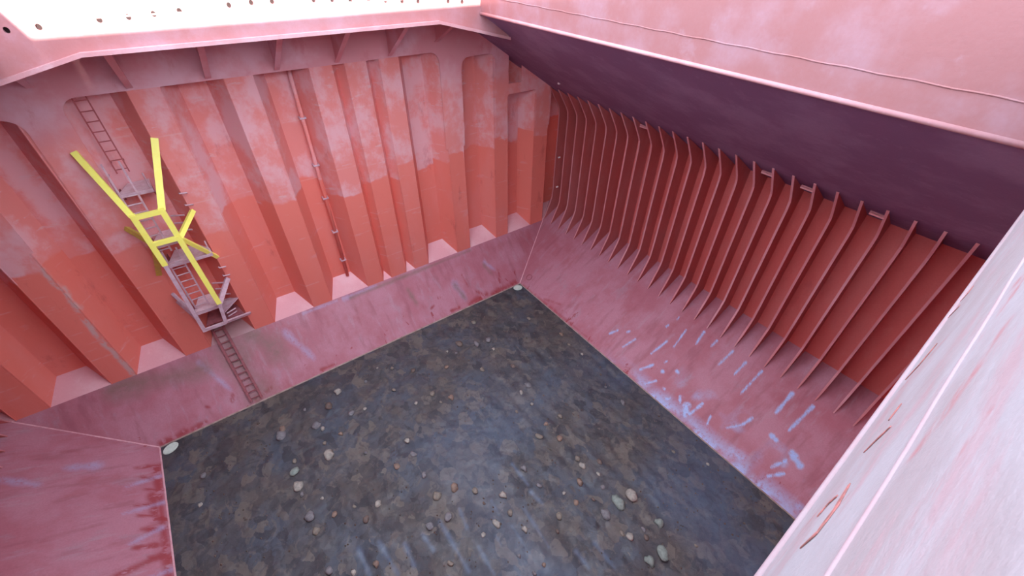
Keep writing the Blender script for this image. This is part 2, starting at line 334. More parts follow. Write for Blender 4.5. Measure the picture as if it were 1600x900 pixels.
# stool face
SC = [(-17.8, 0.05, -16.9, 0.10, 0.16), (-16.7, 0.08, -16.2, 0.12, 0.12), (-15.1, 0.35, -15.0, 0.5, 0.1), (-1.9, 0.05, -0.2, 0.12, 0.20), (-3.4, 0.1, -2.2, 0.15, 0.16), (-2.7, 0.4, -2.5, 0.25, 0.12), (-1.2, 0.3, -0.9, 0.8, 0.10),
      (-4.6, 0.12, -4.0, 0.12, 0.1), (-5.5, 0.5, -5.3, 0.55, 0.08), (-4.9, 0.75, -4.7, 0.7, 0.07), (-11.5, 0.12, -10.8, 0.1, 0.08), (-14.3, 0.1, -13.6, 0.25, 0.12), (-16.0, 0.5, -15.9, 0.45, 0.07), (-3.1, 1.2, -3.05, 0.7, 0.05)]
SP = [(-3.7, 0.95, -3.5, 0.35, 0.25), (-9.3, 1.95, -7.6, 1.97, 0.12), (-1.5, 1.3, -1.1, 0.9, 0.14), (-12.2, 1.6, -11.6, 0.6, 0.22), (-11.2, 1.98, -9.6, 1.98, 0.08), (-15.6, 1.7, -15.0, 0.7, 0.15)]
DT = [(-14.4, 2.0, -14.1, 0.2, 1.0), (-13.4, 2.0, -12.6, 0.9, 0.8), (-3.7, 0.9, -3.5, 0.3, 0.2), (-18.5, 1.9, -15.5, 1.5, 0.5), (-9.0, 1.9, -2.0, 1.95, 0.10), (-6.2, 1.4, -6.1, 0.9, 0.2), (-1.6, 1.2, -1.4, 0.8, 0.15)]
def stool_pts(U, V):
    z = ZF * V; x0 = XL - KX * z; x1 = XR + KX * z
    return np.stack([x0 + (x1 - x0) * U, KY * z, z], -1)
grid_obj('stool_plate', stool_pts, 620, 56, M_STOOL, wall_back, {'dirt': lambda P: strokes(P[:, [0, 2]], DT, 1.0), 'scar': lambda P: strokes(P[:, [0, 2]], SC, 0.8), 'pale': lambda P: 0.35 * strokes(P[:, [0, 2]], SP, 0.9)})
b = MB(); b.tube([(XL, -0.01, 0.01), (XR, -0.01, 0.01)], 0.035, 6); b.build('weld_bead', M_SEAM, wall_back)
b = MB(); b.tube([(XL, 0.0, 0.0), (XL - KX * ZF, KY * ZF, ZF)], 0.03, 6); b.build('weld_bead', M_SEAMP, wall_back)
b = MB(); b.tube([(XR, 0.0, 0.0), (XR + KX * ZF, KY * ZF, ZF)], 0.03, 6); b.build('weld_bead', M_SEAMP, wall_back)
# upper plate with rounded openings
def arc(cx, cz, r, a0, a1, n=7): return [(cx + r * math.cos(math.radians(a0 + (a1 - a0) * i / n)), cz + r * math.sin(math.radians(a0 + (a1 - a0) * i / n))) for i in range(n + 1)]
OP = [(-20.25, -18.41, 9.93, .16), (-17.60, -15.95, 11.80, .42), (-14.98, -2.95, 12.13, .42), (-1.92, -0.10, 11.80, .42), (0.55, 2.36, 9.93, .16)]
P = [(-21.2, 8.0)]
for a, b_, zt, r in OP:
    P += [(a, 8.0)] + arc(a + r, zt - r, r, 180, 90) + arc(b_ - r, zt - r, r, 90, 0) + [(b_, 8.0)]
P += [(3.35, 8.0), (3.35, ztop(3.35) + 0.02), (1.38, ztop(1.38) + 0.02), (1.38, 10.40), (0.62, 10.40), (0.62, ztop(0.62) + 0.02), (-2.9, 13.86), (-2.9, 14.2), (-15.0, 14.2), (-15.0, 13.86),
      (2*XC - 0.62, ztop(0.62)), (2*XC - 0.62, 10.40), (2*XC - 1.38, 10.40), (2*XC - 1.38, ztop(1.38)), (-21.2, ztop(3.35))]
b = MB(); b.slab([(x, YF - 0.03, z) for x, z in P], (0, 0.024, 0)); b.build('upper_plate', M_UPPER, wall_back)
for i in range(7):                                   # fins between upper plate and hatch end beam
    x = -15.31 + 2.05 * i
    g = MB(); zb = 12.2 if 0 < i < 6 else 12.5
    g.slab([(x - 0.02, YF - 0.03, zb), (x - 0.02, YF - 0.03, 14.2), (x - 0.02, HY1 + 0.03, 14.2), (x - 0.02, HY1 + 0.03, 13.75), (x - 0.02, -0.15, 13.72)], (0.04, 0, 0)); g.build('gusset', M_UPPER, wall_back)
    g = MB(); g.bar((x, YF - 0.04, zb), (x, -0.15, 13.70), 0.17, 0.025, (0, 1, 0)); g.build('gusset_flange', M_UPPER, wall_back)

# ------------------------------------------------------------------ sides: shell, hopper, topside tank, frames
HM = [(2.1,-8.62,1.32,-8.48,.093),(2.98,-8.91,2.09,-9.04,.062),(2.61,-8.12,2.73,-8.15,.078),(3.25,-8.25,3.09,-8.27,.047),(3.31,-9.57,2.73,-9.67,.093),(3.31,-10.24,3.0,-10.23,.078),(3.32,-11.02,2.57,-10.97,.078),(3.24,-11.7,2.62,-11.69,.078),(3.31,-12.37,2.18,-12.36,.078),(1.39,-7.44,.78,-7.25,.078),(.89,-6.27,1.22,-6.46,.093),(1.42,-6.89,1.51,-6.95,.093),(1.0,-8.9,.53,-8.62,.1),(1.04,-9.41,1.04,-9.46,.125),(1.4,-9.87,1.39,-9.97,.125),(.59,-9.49,.21,-9.23,.078),(.55,-9.99,.55,-9.94,.093),(1.49,-9.25,1.38,-9.22,.062),(.28,-10.34,.4,-10.44,.1),(.7,-10.7,.51,-10.88,.1),(1.02,-11.55,.42,-11.46,.11),(.57,-11.16,.26,-11.37,.26),(1.71,-13.25,1.32,-13.15,.1),(1.32,-13.15,.88,-12.81,.07),(.86,-12.09,.56,-12.2,.078),(3.25,-13.7,2.37,-13.73,.125),(3.29,-14.49,2.14,-14.43,.109),(1.65,-14.11,1.62,-14.33,.156),(1.26,-14.98,.8,-14.78,.109),(1.6,-14.96,1.43,-15.4,.218),(.9,-15.2,.51,-14.89,.1)]
def hop_pale(P):
    s = strokes(P[:, :2], [h[:4] + (h[4] * 0.75,) for h in HM], 0.5)
    s = np.maximum(s, np.clip((0.62 - P[:, 0]) / 0.55, 0, 1) * np.clip((-P[:, 1] - 6.5) / 3, 0, 1) * 0.9 * np.clip(vnoise(P[:, 0] * 3, P[:, 1] * 2.2, 21) * 2.2 - 0.3, 0, 1))
    b = np.clip(vnoise(P[:, 0] * 2.6 + 7, P[:, 1] * 2.6, 22) * 3.2 - 1.9, 0, 1) * np.clip((-P[:, 1] - 9.5) / 2, 0, 1) * np.clip((1.9 - P[:, 0]) / 1.0, 0, 1)
    return np.maximum(s, b * 0.7)
PROFILE = [(3.49, 2.09), (3.72, 2.62), (3.95, 3.15), (4.05, 3.5), (4.07, 4.2), (4.05, 8.4), (4.0, 8.75), (3.86, 9.0), (3.52, 9.5), (3.22, 9.94)]
def side(s):
    q = (lambda x: x) if s > 0 else (lambda x: 2 * XC - x)
    w = setting('wall_right' if s > 0 else 'wall_left', 'ribbed red ship side with sloping hopper below and sloping tank above' if s > 0 else 'ribbed ship side in shade beyond the ladder')
    def hop(U, V):
        x = SH * U; y0 = KY * (x / KX); y0 = np.where(x > 3.45, np.minimum(2.24 + (x - 3.45) * 4.0, YEND), y0)
        y = YN + (y0 - YN) * V; return np.stack([q(x), y, x / KX], -1)
    if s > 0:
        at = {'pale': hop_pale, 'scar': lambda P: strokes(P[:, :2], [(0.05, -0.3, 0.15, -6.0, 0.10), (0.2, -2.0, 0.5, -3.0, 0.1)], 0.9) * 0.7}
        grid_obj('hopper_plate', hop, 110, 460, M_HOP, w, at)
    else:
        q2 = lambda P: np.stack([P[:, 0] - XL, P[:, 1]], -1)
        SCL = [(-0.05 - 0.25 * i % 0.4, -0.9 - 0.55 * i, -0.5 - 0.5 * random.random(), -0.85 - 0.55 * i + 0.2 * random.random(), 0.07 + 0.09 * random.random()) for i in range(12)]
        SCL += [(-0.15, -1.0, -0.15, -7.5, 0.16), (-0.3, -2.2, -0.3, -3.0, 0.2), (-0.2, -4.6, -1.4, -4.9, 0.16)]
        SPL = [(-0.1, -1.4, -0.9, -1.6, 0.12), (-0.1, -2.6, -1.0, -2.7, 0.12), (-0.2, -3.6, -0.9, -3.9, 0.12), (-1.6, -0.4, -2.2, -0.3, 0.25), (-0.1, -5.2, -1.2, -5.3, 0.12), (-3.4, -0.4, -2.8, -0.8, 0.2)]
        grid_obj('hopper_plate', hop, 90, 300, M_HOP, w, {'scar': lambda P: strokes(q2(P), SCL, 0.7), 'pale': lambda P: 0.4 * strokes(q2(P), SPL, 0.8)})
    b = MB(); b.slab([(q(SH), YN, ZK - 0.05), (q(SH), YEND, ZK - 0.05), (q(SH), YEND, 9.4), (q(SH), YN, 9.4)], (0.02 * s, 0, 0)); b.build('shell_plate', M_SHELL, w)
    hx = HX1
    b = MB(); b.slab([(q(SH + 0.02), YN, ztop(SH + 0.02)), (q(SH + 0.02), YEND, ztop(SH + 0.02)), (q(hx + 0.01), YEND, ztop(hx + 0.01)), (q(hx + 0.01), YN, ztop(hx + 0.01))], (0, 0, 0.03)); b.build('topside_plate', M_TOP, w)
    b = MB(); b.tube([(q(0.01), YN + 1.0, 0.01), (q(0.01), 0, 0.01)], 0.03, 6); b.build('weld_bead', M_SEAMP if s < 0 else M_SEAM, w)
    # frames
    web = MB(); inner = PROFILE; outer = [(SH, ztop(SH)), (SH, ZK)]
    web.slab([(q(x), -0.012, z) for x, z in inner + outer], (0, 0.024, 0)); web_me = web.mesh('side_frame', M_FRAME)
    fl = MB()
    for i in range(len(inner) - 1):
        wa = 0.022 if i == 0 else 0.04; wb = 0.04
        (xa, za), (xb, zb) = inner[i], inner[i + 1]
        d = Vector((xb - xa, 0, zb - za)).normalized(); nn = Vector((-d.z, 0, d.x)) * 0.022
        A = [Vector((xa, -wa, za)), Vector((xa, wa, za)), Vector((xb, wb, zb)), Vector((xb, -wb, zb))]
        A = [Vector((q(p.x), p.y, p.z)) for p in A]; nn.x *= s
        fl.slab(A, nn)
    fl_me = fl.mesh('face_plate', M_EDGE_LIT)
    for i in range(27):
        y = 2.22 - 0.693 * i
        o = link('side_frame', web_me, w, (0, y, 0)); f = link('face_plate', fl_me, o)
        f.location = (0, 0, 0)
    if s > 0:
        for y in (-4.02, -9.56, -10.95, -13.03):
            y = 2.22 - 0.693 * round((2.22 - y) / 0.693)
            b = MB(); b.box((3.42, y, 9.62), (3.50, y + 0.42, 9.66)); b.box((3.42, y, 9.56), (3.44, y + 0.42, 9.64)); b.build('tripping_bracket', M_EDGE_LIT, w)
        for p in ((4.02, 1.56, 6.1), (4.02, 1.5, 4.3)):
            b = MB(); b.tube([(p[0] - 0.04, p[1] + 0.35, p[2]), (p[0] + 0.08, p[1] + 0.35, p[2])], 0.045, 8); b.build('drain_plug', M_WHITE, w)
        b = MB(); x = 2.15; zz = ztop(x); b.box((x - 0.05, 0.32, zz - 0.05), (x + 0.05, 0.42, zz + 0.02)); b.build('drain_plug', M_WHITE, w)
    return w
wall_right = side(1); wall_left = side(-1)

# ------------------------------------------------------------------ near bulkhead (behind the viewer) and deck
wall_front = setting('wall_front', 'corrugated bulkhead closing the near end of the hold')
b = MB(); pts = []
yy = lambda y: -16.36 - y
for a, c in FL:
    pts += [(a - 0.545, yy(YB)), (a, yy(YF)), (c, yy(YF)), (c + 0.545, yy(YB))]
pts = [(XL - SH, yy(YB))] + [p for p in pts] + [(SH, yy(YB))]
pts = sorted(pts, key=lambda p: p[0])
for i in range(len(pts) - 1): b.face([(pts[i][0], pts[i][1], 1.9), (pts[i+1][0], pts[i+1][1], 1.9), (pts[i+1][0], pts[i+1][1], 14.3), (pts[i][0], pts[i][1], 14.3)])
b.build('corrugated_plate', M_BULK, wall_front)
b = MB(); b.face([(XL, -16.36, 0), (XR, -16.36, 0), (KX * ZF, yy(YF), ZF), (XL - KX * ZF, yy(YF), ZF)]); b.face([(XL - KX * ZF, yy(YF), ZF), (KX * ZF, yy(YF), ZF), (KX * ZB, yy(YB), ZB), (XL - KX * ZB, yy(YB), ZB)])
b.build('stool_plate', M_TOP, wall_front)

ceiling = setting('ceiling', 'red deck plating around the open hatch')
def deck(name, lo, hi): b = MB(); b.box(lo, hi); b.build(name, M_COAM, ceiling)
deck('deck_plate', (HX1 + 0.03, -48, 14.30), (SH + 0.3, 3.6, 14.34)); deck('deck_plate', (XL - SH - 0.3, -48, 14.30), (HX0 - 0.03, 3.6, 14.34))
deck('deck_plate', (HX0 - 0.03, HY1 + 0.04, 14.30), (HX1 + 0.03, 3.6, 14.34)); deck('deck_plate', (HX0 - 0.03, -48, 14.30), (HX1 + 0.03, HY0 - 0.2, 14.34))

# ------------------------------------------------------------------ hatch coamings
# back coaming: plate with a row of drain holes, haunched lower edge and bottom flange
trim_1 = setting('trim_1', 'sunlit hatch coaming above the bulkhead, with a row of small drain holes')
HOLES = [(-14.58,14.2),(-14.06,14.22),(-13.54,14.25),(-13.0,14.28),(-12.46,14.3),(-11.96,14.33),(-11.43,14.36),(-10.34,14.42),(-9.82,14.45),(-9.32,14.45),(-8.26,14.43),(-7.76,14.41),(-7.25,14.38),(-6.71,14.36),(-6.2,14.32),(-5.67,14.28),(-5.14,14.25),(-4.61,14.23),(-4.08,14.2),(-3.56,14.16)]
b = MB(); hm = MB(); S2 = 0.13; y = HY1; N = 12
def q4(x0, x1, z0a, z0b, z1a, z1b): b.face([(x0, y, z0a), (x1, y, z0b), (x1, y, z1b), (x0, y, z1a)])
def zlow(x): return 13.70 - max(0, (abs(x + 9.06) - 4.57)) * 0.245
BX0, BX1 = -16.25, -1.64
xs = [BX0, -13.63] + [v for hx_, hz in HOLES for v in (hx_ - S2, hx_ + S2)] + [-4.49 + 1e-4, HX1, BX1]
xs = sorted(xs)
for x0, x1 in zip(xs[:-1], xs[1:]):
    if x1 - x0 < 1e-3: continue
    h = [t for t in HOLES if abs((x0 + x1) / 2 - t[0]) < S2]
    top = ZT if x1 <= HX1 + 0.01 else 14.3
    if not h or x1 - x0 < 2 * S2 - 1e-3:
        q4(x0, x1, zlow(x0), zlow(x1), top, top); continue
    cx, cz = h[0]; q4(x0, x1, zlow(x0), zlow(x1), cz - S2, cz - S2); q4(x0, x1, cz + S2, cz + S2, top, top)
    ring = [(cx + 0.052 * math.cos(2*math.pi*k/N), y, cz + 0.062 * math.sin(2*math.pi*k/N)) for k in range(N)]
    sq = []
    for k in range(N):
        a = 2*math.pi*k/N; c_, s_ = math.cos(a), math.sin(a); mx = max(abs(c_), abs(s_)); sq.append((cx + S2 * c_ / mx, y, cz + S2 * s_ / mx))
    sq2 = {}
    for k in range(N):
        l = (k + 1) % N; f = [ring[k], ring[l], sq[l], sq[k]]
        if abs(sq[k][0] - sq[l][0]) > 1e-6 and abs(sq[k][2] - sq[l][2]) > 1e-6:
            ck = (cx + S2 * (1 if (sq[k][0] + sq[l][0]) / 2 > cx else -1), y, cz + S2 * (1 if (sq[k][2] + sq[l][2]) / 2 > cz else -1)); f = [ring[k], ring[l], sq[l], ck, sq[k]]
        b.face(f); b.face([ring[k], ring[l], (ring[l][0], y + 0.12, ring[l][2]), (ring[k][0], y + 0.12, ring[k][2])])
    hb = MB(); hb.slab([(p[0], y + 0.10, p[2]) for p in ring], (0, 0.01, 0)); hb.build('drain_hole_shade', M_HOLE_SHADE, trim_1)
b.build('coaming_plate', M_BACKC, trim_1)
b = MB(); k5 = [(BX0, zlow(BX0)), (-13.63, 13.70), (-4.49, 13.70), (BX1, zlow(BX1))]
for (xa, za), (xb, zb) in zip(k5[:-1], k5[1:]):
    b.slab([(xa, HY1 - 0.13, za), (xb, HY1 - 0.13, zb), (xb, HY1 + 0.13, zb), (xa, HY1 + 0.13, za)], (0, 0, -0.09))
b.build('bottom_flange', M_LIP, trim_1)
b = MB(); b.slab([(HX0, HY1 + 0.02, ZT - 0.04), (HX1, HY1 + 0.02, ZT - 0.04), (HX1, HY1 + 0.5, ZT - 0.04), (HX0, HY1 + 0.5, ZT - 0.04)], (0, 0, 0.04)); b.build('coaming_bar', M_COAM, trim_1)

def side_coaming(name, label, p0, p1, n, mat, seam_z, lip=0.05, zc=ZC, lipmat=M_LIP, sr=0.022):
    """upright coaming plate from p0 to p1; n points into the hatch"""
    t = setting(name, label); p0 = Vector((p0[0], p0[1], 0)); p1 = Vector((p1[0], p1[1], 0)); n = Vector((n[0], n[1], 0))
    b = MB(); b.slab([p0 + Vector((0, 0, zc)), p1 + Vector((0, 0, zc)), p1 + Vector((0, 0, ZT)), p0 + Vector((0, 0, ZT))], -n * 0.03); b.build('coaming_plate', mat, t)
    b = MB(); b.tube([p0 + Vector((0, 0, zc)), p1 + Vector((0, 0, zc))], lip, 10); b.build('lower_lip', lipmat, t, smooth=True)
    b = MB(); L = (p1 - p0).length; k = int(L / 0.25)
    b.tube([p0 + (p1 - p0) * i / k + Vector((0, 0, seam_z + 0.008 * math.sin(i * 1.7))) for i in range(k + 1)], sr, 8); b.build('weld_seam', mat if mat is M_COAM else lipmat, t, smooth=True)
    b = MB(); b.slab([p0 - n * 0.03 + Vector((0, 0, ZT - 0.04)), p1 - n * 0.03 + Vector((0, 0, ZT - 0.04)), p1 - n * 0.4 + Vector((0, 0, ZT - 0.04)), p0 - n * 0.4 + Vector((0, 0, ZT - 0.04))], (0, 0, 0.04)); b.build('coaming_bar', mat, t)
    return t
trim_2 = side_coaming('trim_2', 'long pink hatch coaming over the ribbed ship side', (HX1, HY1), (HX1, HY0 + 0.2), (-1, 0), M_COAM, 14.31, sr=0.015)
trim_3 = side_coaming('trim_3', 'hatch coaming over the ladder side of the hold', (HX0, HY1), (HX0, HY0 - 0.1), (1, 0), M_COAM, 14.31)
NSL = (15.52 - 15.38) / (10.94 - 5.57)
def ynear(x): return -15.52 + (x + 10.94) * NSL
trim_4 = side_coaming('trim_4', 'chalky pale coaming at the near corner of the hatch, scored with rust scabs', (HX0, ynear(HX0)), (HX1, ynear(HX1)), (0, 1), M_NEARLIP, 14.90, 0.022, 13.83, M_NEARLIP, 0.010)
SCAB = [([(-11.042,14.328),(-11.03,14.44),(-10.914,14.47),(-10.746,14.427)], .011), ([(-10.796,14.218),(-10.741,14.269),(-10.754,14.344)], .007), ([(-10.378,14.259),(-10.364,14.35),(-10.378,14.462)], .007),
        ([(-9.29,13.935),(-9.27,14.06),(-9.142,14.159)], .014), ([(-8.301,13.80),(-8.2,13.85),(-8.25,13.98)], .012), ([(-7.943,13.86),(-7.93,13.927),(-7.83,13.953)], .012), ([(-10.177,14.321),(-10.064,14.346)], .007)]
for pts, w in SCAB:
    b = MB(); P3 = [Vector((x, ynear(x) + 0.003, z)) for x, z in pts]; Q = []
    for i in range(len(P3) - 1): Q += [P3[i].lerp(P3[i + 1], t / 4) for t in range(4)]
    Q.append(P3[-1]); N = len(Q)
    up = []; dn = []
    for i, p in enumerate(Q):
        d = (Q[min(i + 1, N - 1)] - Q[max(i - 1, 0)]).normalized(); s = Vector((-d.z, 0, d.x)) * w * 1.7 * (0.25 + math.sin(math.pi * (i + 0.3) / N) * random.uniform(0.6, 1.1)); up.append(p + s); dn.append(p - s)
    for i in range(N - 1): b.slab([dn[i], dn[i + 1], up[i + 1], up[i]], (0, 0.003, 0))
    b.build('rust_scab', M_RUST, trim_4)
NS = [(-11.05, 14.99, -10.75, 15.10, .05), (-10.9, 15.04, -10.5, 15.13, .04), (-10.2, 15.0, -9.8, 15.08, .03), (-11.5, 15.2, -11.2, 15.3, .02), (-8.9, 15.0, -8.4, 15.1, .05), (-9.9, 14.99, -9.2, 15.1, .03), (-10.6, 15.35, -10.2, 15.4, .02),
      (-11.0, 14.42, -10.88, 14.52, .02), (-9.5, 14.0, -9.3, 14.3, .06), (-10.95, 14.02, -10.7, 14.1, .03)]
def near_pts(U, V):
    x = -13.6 + (HX1 + 13.6) * U; return np.stack([x, ynear(x) + 0.002, 13.84 + (ZT - 0.05 - 13.84) * V], -1)
o = grid_obj('painted_face', near_pts, 560, 120, M_NEAR, trim_4, {'scar': lambda P: 0.8 * strokes(P[:, [0, 2]], NS, 1.0)})
# ------------------------------------------------------------------ ladders and platforms on the bulkhead
def ladder(name, label, p0, p1, width, mat, r=0.03, step=0.3, rw=0.03, group='ladder flights down the bulkhead', n=(0, -1, 0), side=(1, 0, 0), ext=0.0):
    """rails from p0 (bottom, centre) to p1 (top, centre)"""
    t = empty(name, p0); tag(t, label, 'ladder', group); p0 = Vector(p0); p1 = Vector(p1); s = Vector(side) * width / 2; d = (p1 - p0); L = d.length; d /= L
    for sg in (-1, 1):
        b = MB(); b.bar(p0 + s * sg, p1 + s * sg + d * ext, rw, rw * 1.8, (1, 0, 0)); b.build('rail', mat, t)
    k = int(L / step)
    for i in range(k + 1):
        c = p0 + d * (0.12 + i * step)
        if (c - p0).length > L: break
        b = MB(); b.tube([c - s, c + s], r * 0.8, 6); b.build('rung', mat, t)
    for fr in (0.1, 0.9):
        for sg in (-1, 1):
            c = p0 + d * L * fr + s * sg; b = MB(); b.bar(c, c - Vector(n) * 0.2, 0.03, 0.05); b.build('bracket', mat, t)
    return t
ladder('hold_ladder', 'uppermost red ladder flight, coming out from under the top plate', (-14.52, 2.5, 9.75), (-14.52, 2.5, 13.2), 0.32, M_REDSTEEL, 0.022, rw=0.02)
ladder('hold_ladder', 'pale ladder flight hanging between the topmost platform and the yellow crossbar', (-14.63, 1.98, 6.95), (-14.63, 1.98, 9.35), 0.44, M_GREY, ext=0.95)
ladder('hold_ladder', 'pale ladder flight below the yellow crossbars, above the lowest platform', (-14.48, 2.05, 4.25), (-14.48, 2.05, 6.50), 0.44, M_GREY, ext=0.5)
k_ = math.hypot(KY, 1); nst = Vector((0, -1, KY)) / k_
a0 = Vector((-14.26, KY * 0.1, 0.1)) + nst * 0.12; a1 = Vector((-14.50, KY * 2.62, 2.62)) + nst * 0.12
ladder('hold_ladder', 'dirty red ladder lying on the sloping stool, its foot at the floor', a0, a1, 0.42, M_LADD, rw=0.055, n=-nst * -1)

def platform(label, x0, x1, z, yf, right=None):
    t = empty('ladder_platform', ((x0 + x1) / 2, yf, z)); tag(t, label, 'platform', 'platforms between the ladder flights')
    b = MB(); b.slab([(x0, yf, z), (x1, yf, z), (x1 - 0.05, YB - 0.12, z), (x0 + 0.3, YB - 0.12, z)], (0, 0, 0.03)); b.build('deck_plate', M_DECK, t)
    b = MB(); b.box((x0, yf - 0.015, z - 0.10), (x1, yf + 0.01, z + 0.03)); b.build('front_lip', M_GREY, t)
    for x in (x0 + 0.05, x1 - 0.08):
        b = MB(); b.slab([(x, yf + 0.05, z), (x, YB - 0.2, z), (x, YB - 0.2, z - 0.55)], (0.025, 0, 0)); b.build('support_bracket', M_LADD, t)
    for x in (x0 + 0.03, x1 - 0.05):
        b = MB(); b.tube([(x, yf + 0.03, z), (x, yf + 0.03, z + 0.55)], 0.025, 6); b.build('handrail_post', M_GREY, t)
    b = MB(); b.tube([(x0 + 0.03, yf + 0.03, z + 0.55), (x0 + 0.03, YB - 0.5, z + 0.55)], 0.025, 6); b.build('handrail', M_GREY, t)
    if right:
        for dz in right:
            b = MB(); b.tube([(x1 + 0.05, YF + 0.35, z + dz), (x1 + 0.45, YF + 0.1, z + dz + 0.02)], 0.03, 6); b.build('grab_rung', M_GREY, t)
    return t
platform('topmost small steel ladder platform, above the yellow crossbars', -14.92, -13.98, 9.22, 2.05)
platform('small steel ladder platform seen through the yellow frame', -14.88, -14.02, 7.28, 1.95, (0.05, 0.35, 0.65))
platform('wide steel ladder platform just below the yellow crossbars', -14.75, -13.32, 6.42, 1.95)
platform('lowest steel ladder platform, at the grey foot of the guard', -14.85, -13.90, 4.12, 1.90, (0.05, 0.35, 0.65))
b = MB(); 
foot = empty('gusset_shelf', (-13.6, 2.0, 3.7)); tag(foot, 'pointed grey steel shelf at the foot of the ladder guard', 'shelf')
b.slab([(-14.0, 1.75, 3.72), (-13.25, 2.2, 3.95), (-13.5, 2.75, 3.72), (-14.0, 2.75, 3.72)], (0, 0, 0.03)); b.build('plate', M_GREY, foot)
b = MB(); b.slab([(-14.7, 1.9, 3.35), (-13.3, 1.9, 3.35), (-13.5, 2.8, 3.35), (-14.5, 2.8, 3.35)], (0, 0, 0.03)); b.build('lower_plate', M_LADD, foot)
for dz in (0.0, 0.28):
    b = MB(); b.tube([(-13.85, 1.85, 3.5 + dz * 0.6), (-13.5, 2.0, 3.5 + dz * 0.6)], 0.025, 6); b.build('grab_rung', M_GREY, foot)
for i, (px_, z_) in enumerate(((-13.28, 8.75), (-13.28, 8.3), (-13.25, 5.55), (-13.25, 5.15))):
    t = empty('grab_handle', (px_, YF, z_)); tag(t, ['upper of two grab handles above the yellow strut tip', 'lower of two grab handles by the raised yellow strut', 'upper grab handle beside the yellow rail near its grey foot', 'lower grab handle above the lowest grey strut'][i], 'handle', 'grab handles beside the ladder')
    b = MB(); b.tube([(px_ - 0.12, YF - 0.02, z_ + 0.06), (px_ - 0.1, YF - 0.16, z_ + 0.1), (px_ + 0.1, YF - 0.16, z_ + 0.08), (px_ + 0.1, YF - 0.02, z_)], 0.025, 6); b.build('grip', M_GREY, t)

# yellow guard frame that shields the ladder from the grab
g = empty('ladder_guard', (-14.36, 1.3, 3.6)); tag(g, 'bright yellow steel frame with splayed arms standing in front of the ladder', 'guard')
YG = 1.3
def gb(name, p, q, w, h, mat, lab=None):
    b = MB(); b.bar(p, q, w, h, (0, 1, 0)); o = b.build(name, mat, g)
    if lab: o['label'] = lab
gb('rail', (-14.76, YG, 8.86), (-14.71, YG, 6.83), 0.165, 0.10, M_YEL); gb('rail', (-13.99, YG, 8.86), (-13.86, YG, 4.62), 0.165, 0.10, M_YEL)
gb('rail_foot', (-14.71, YG, 6.83), (-14.74, YG, 3.6), 0.125, 0.10, M_GREY, 'bare grey lower length of the rail'); gb('rail_foot', (-13.86, YG, 4.62), (-13.98, YG, 3.66), 0.125, 0.10, M_GREY, 'bare grey lower end of the rail')
gb('crossbar', (-14.8, YG - 0.01, 8.74), (-13.95, YG - 0.01, 8.74), 0.155, 0.11, M_YEL); gb('crossbar', (-14.7, YG - 0.01, 7.70), (-13.93, YG - 0.01, 7.70), 0.155, 0.11, M_YEL)
gb('splayed_arm', (-14.77, YG, 8.78), (-15.29, YF - 0.06, 10.72), 0.165, 0.11, M_YEL); gb('splayed_arm', (-13.98, YG, 8.78), (-13.29, YF - 0.06, 10.72), 0.195, 0.11, M_YEL)
gb('strut', (-13.93, YG, 7.68), (-13.27, YF, 8.08), 0.15, 0.14, M_YEL); gb('strut', (-13.93, YG, 7.68), (-13.25, YF, 6.05), 0.13, 0.12, M_YEL)
gb('strut', (-14.69, YG, 7.72), (-15.24, YF, 8.05), 0.15, 0.1, M_YELOLD, 'dull worn yellow strut'); gb('strut', (-14.70, YG, 7.6), (-15.16, YF, 6.03), 0.17, 0.1, M_YELOLD, 'dull worn yellow strut')
gb('strut', (-13.9, YG, 4.55), (-13.27, YF, 5.0), 0.17, 0.1, M_GREY); gb('strut', (-14.73, YG, 4.55), (-15.13, YF, 5.1), 0.10, 0.08, M_GREY); gb('strut', (-14.74, YG, 4.3), (-15.13, YF, 4.7), 0.10, 0.08, M_GREY)
gb('foot_bar', (-14.74, YG, 3.66), (-13.98, YG, 3.66), 0.12, 0.08, M_GREY); gb('foot_bar', (-13.98, YG, 3.68), (-13.12, YF - 0.02, 3.02), 0.12, 0.08, M_GREY)

# sounding pipe in the recess
p = empty('sounding_pipe', (-8.66, 2.86, 2.5)); tag(p, 'thin red vertical pipe clamped in a recess of the bulkhead', 'pipe')
b = MB(); b.tube([(-8.66, 2.86, 2.66), (-8.66, 2.86, 13.6)], 0.075, 10); b.build('pipe_run', M_BULK, p, smooth=True)
for z in (3.6, 5.2, 6.9, 8.4, 10.3):
    b = MB(); b.box((-8.78, 2.76, z), (-8.54, 3.02, z + 0.06)); b.build('pipe_clamp', M_GREY, p)

# ------------------------------------------------------------------ small things on the floor and hopper
def cover(label, x, y, rx, ry, rot):
    n = 18; b = MB(); pts = [(x + rx * math.cos(t) * math.cos(rot) - ry * math.sin(t) * math.sin(rot), y + rx * math.cos(t) * math.sin(rot) + ry * math.sin(t) * math.cos(rot), 0.05) for t in [2 * math.pi * k / n for k in range(n)]]
    t = empty('bilge_cover', (x, y, 0)); tag(t, label, 'cover', 'bilge covers in the floor corners')
    b.slab(pts, (0, 0, 0.04)); b.build('cover_plate', M_COVER, t)
    b = MB(); b.tube([Vector(q) for q in pts], 0.02, 6, True); b.build('cover_ring', M_COVER, t)
cover('pale oval bilge cover in the floor corner below the ladder', -17.52, -0.34, 0.26, 0.19, 0.5); cover('pale oval bilge cover in the far floor corner beside the ribs', -0.36, -0.30, 0.24, 0.19, -0.4)
b = MB(); c = Vector((0.55, -0.2, 0.33)); ax = Vector((KX, 0, 1)).normalized(); nn = Vector((-1, 0, KX)).normalized()
b.tube([c + nn * 0.03 + (ax * math.cos(t) + Vector((0, 1, 0)) * math.sin(t)) * 0.17 for t in [2 * math.pi * k / 18 for k in range(18)]], 0.015, 6, True)
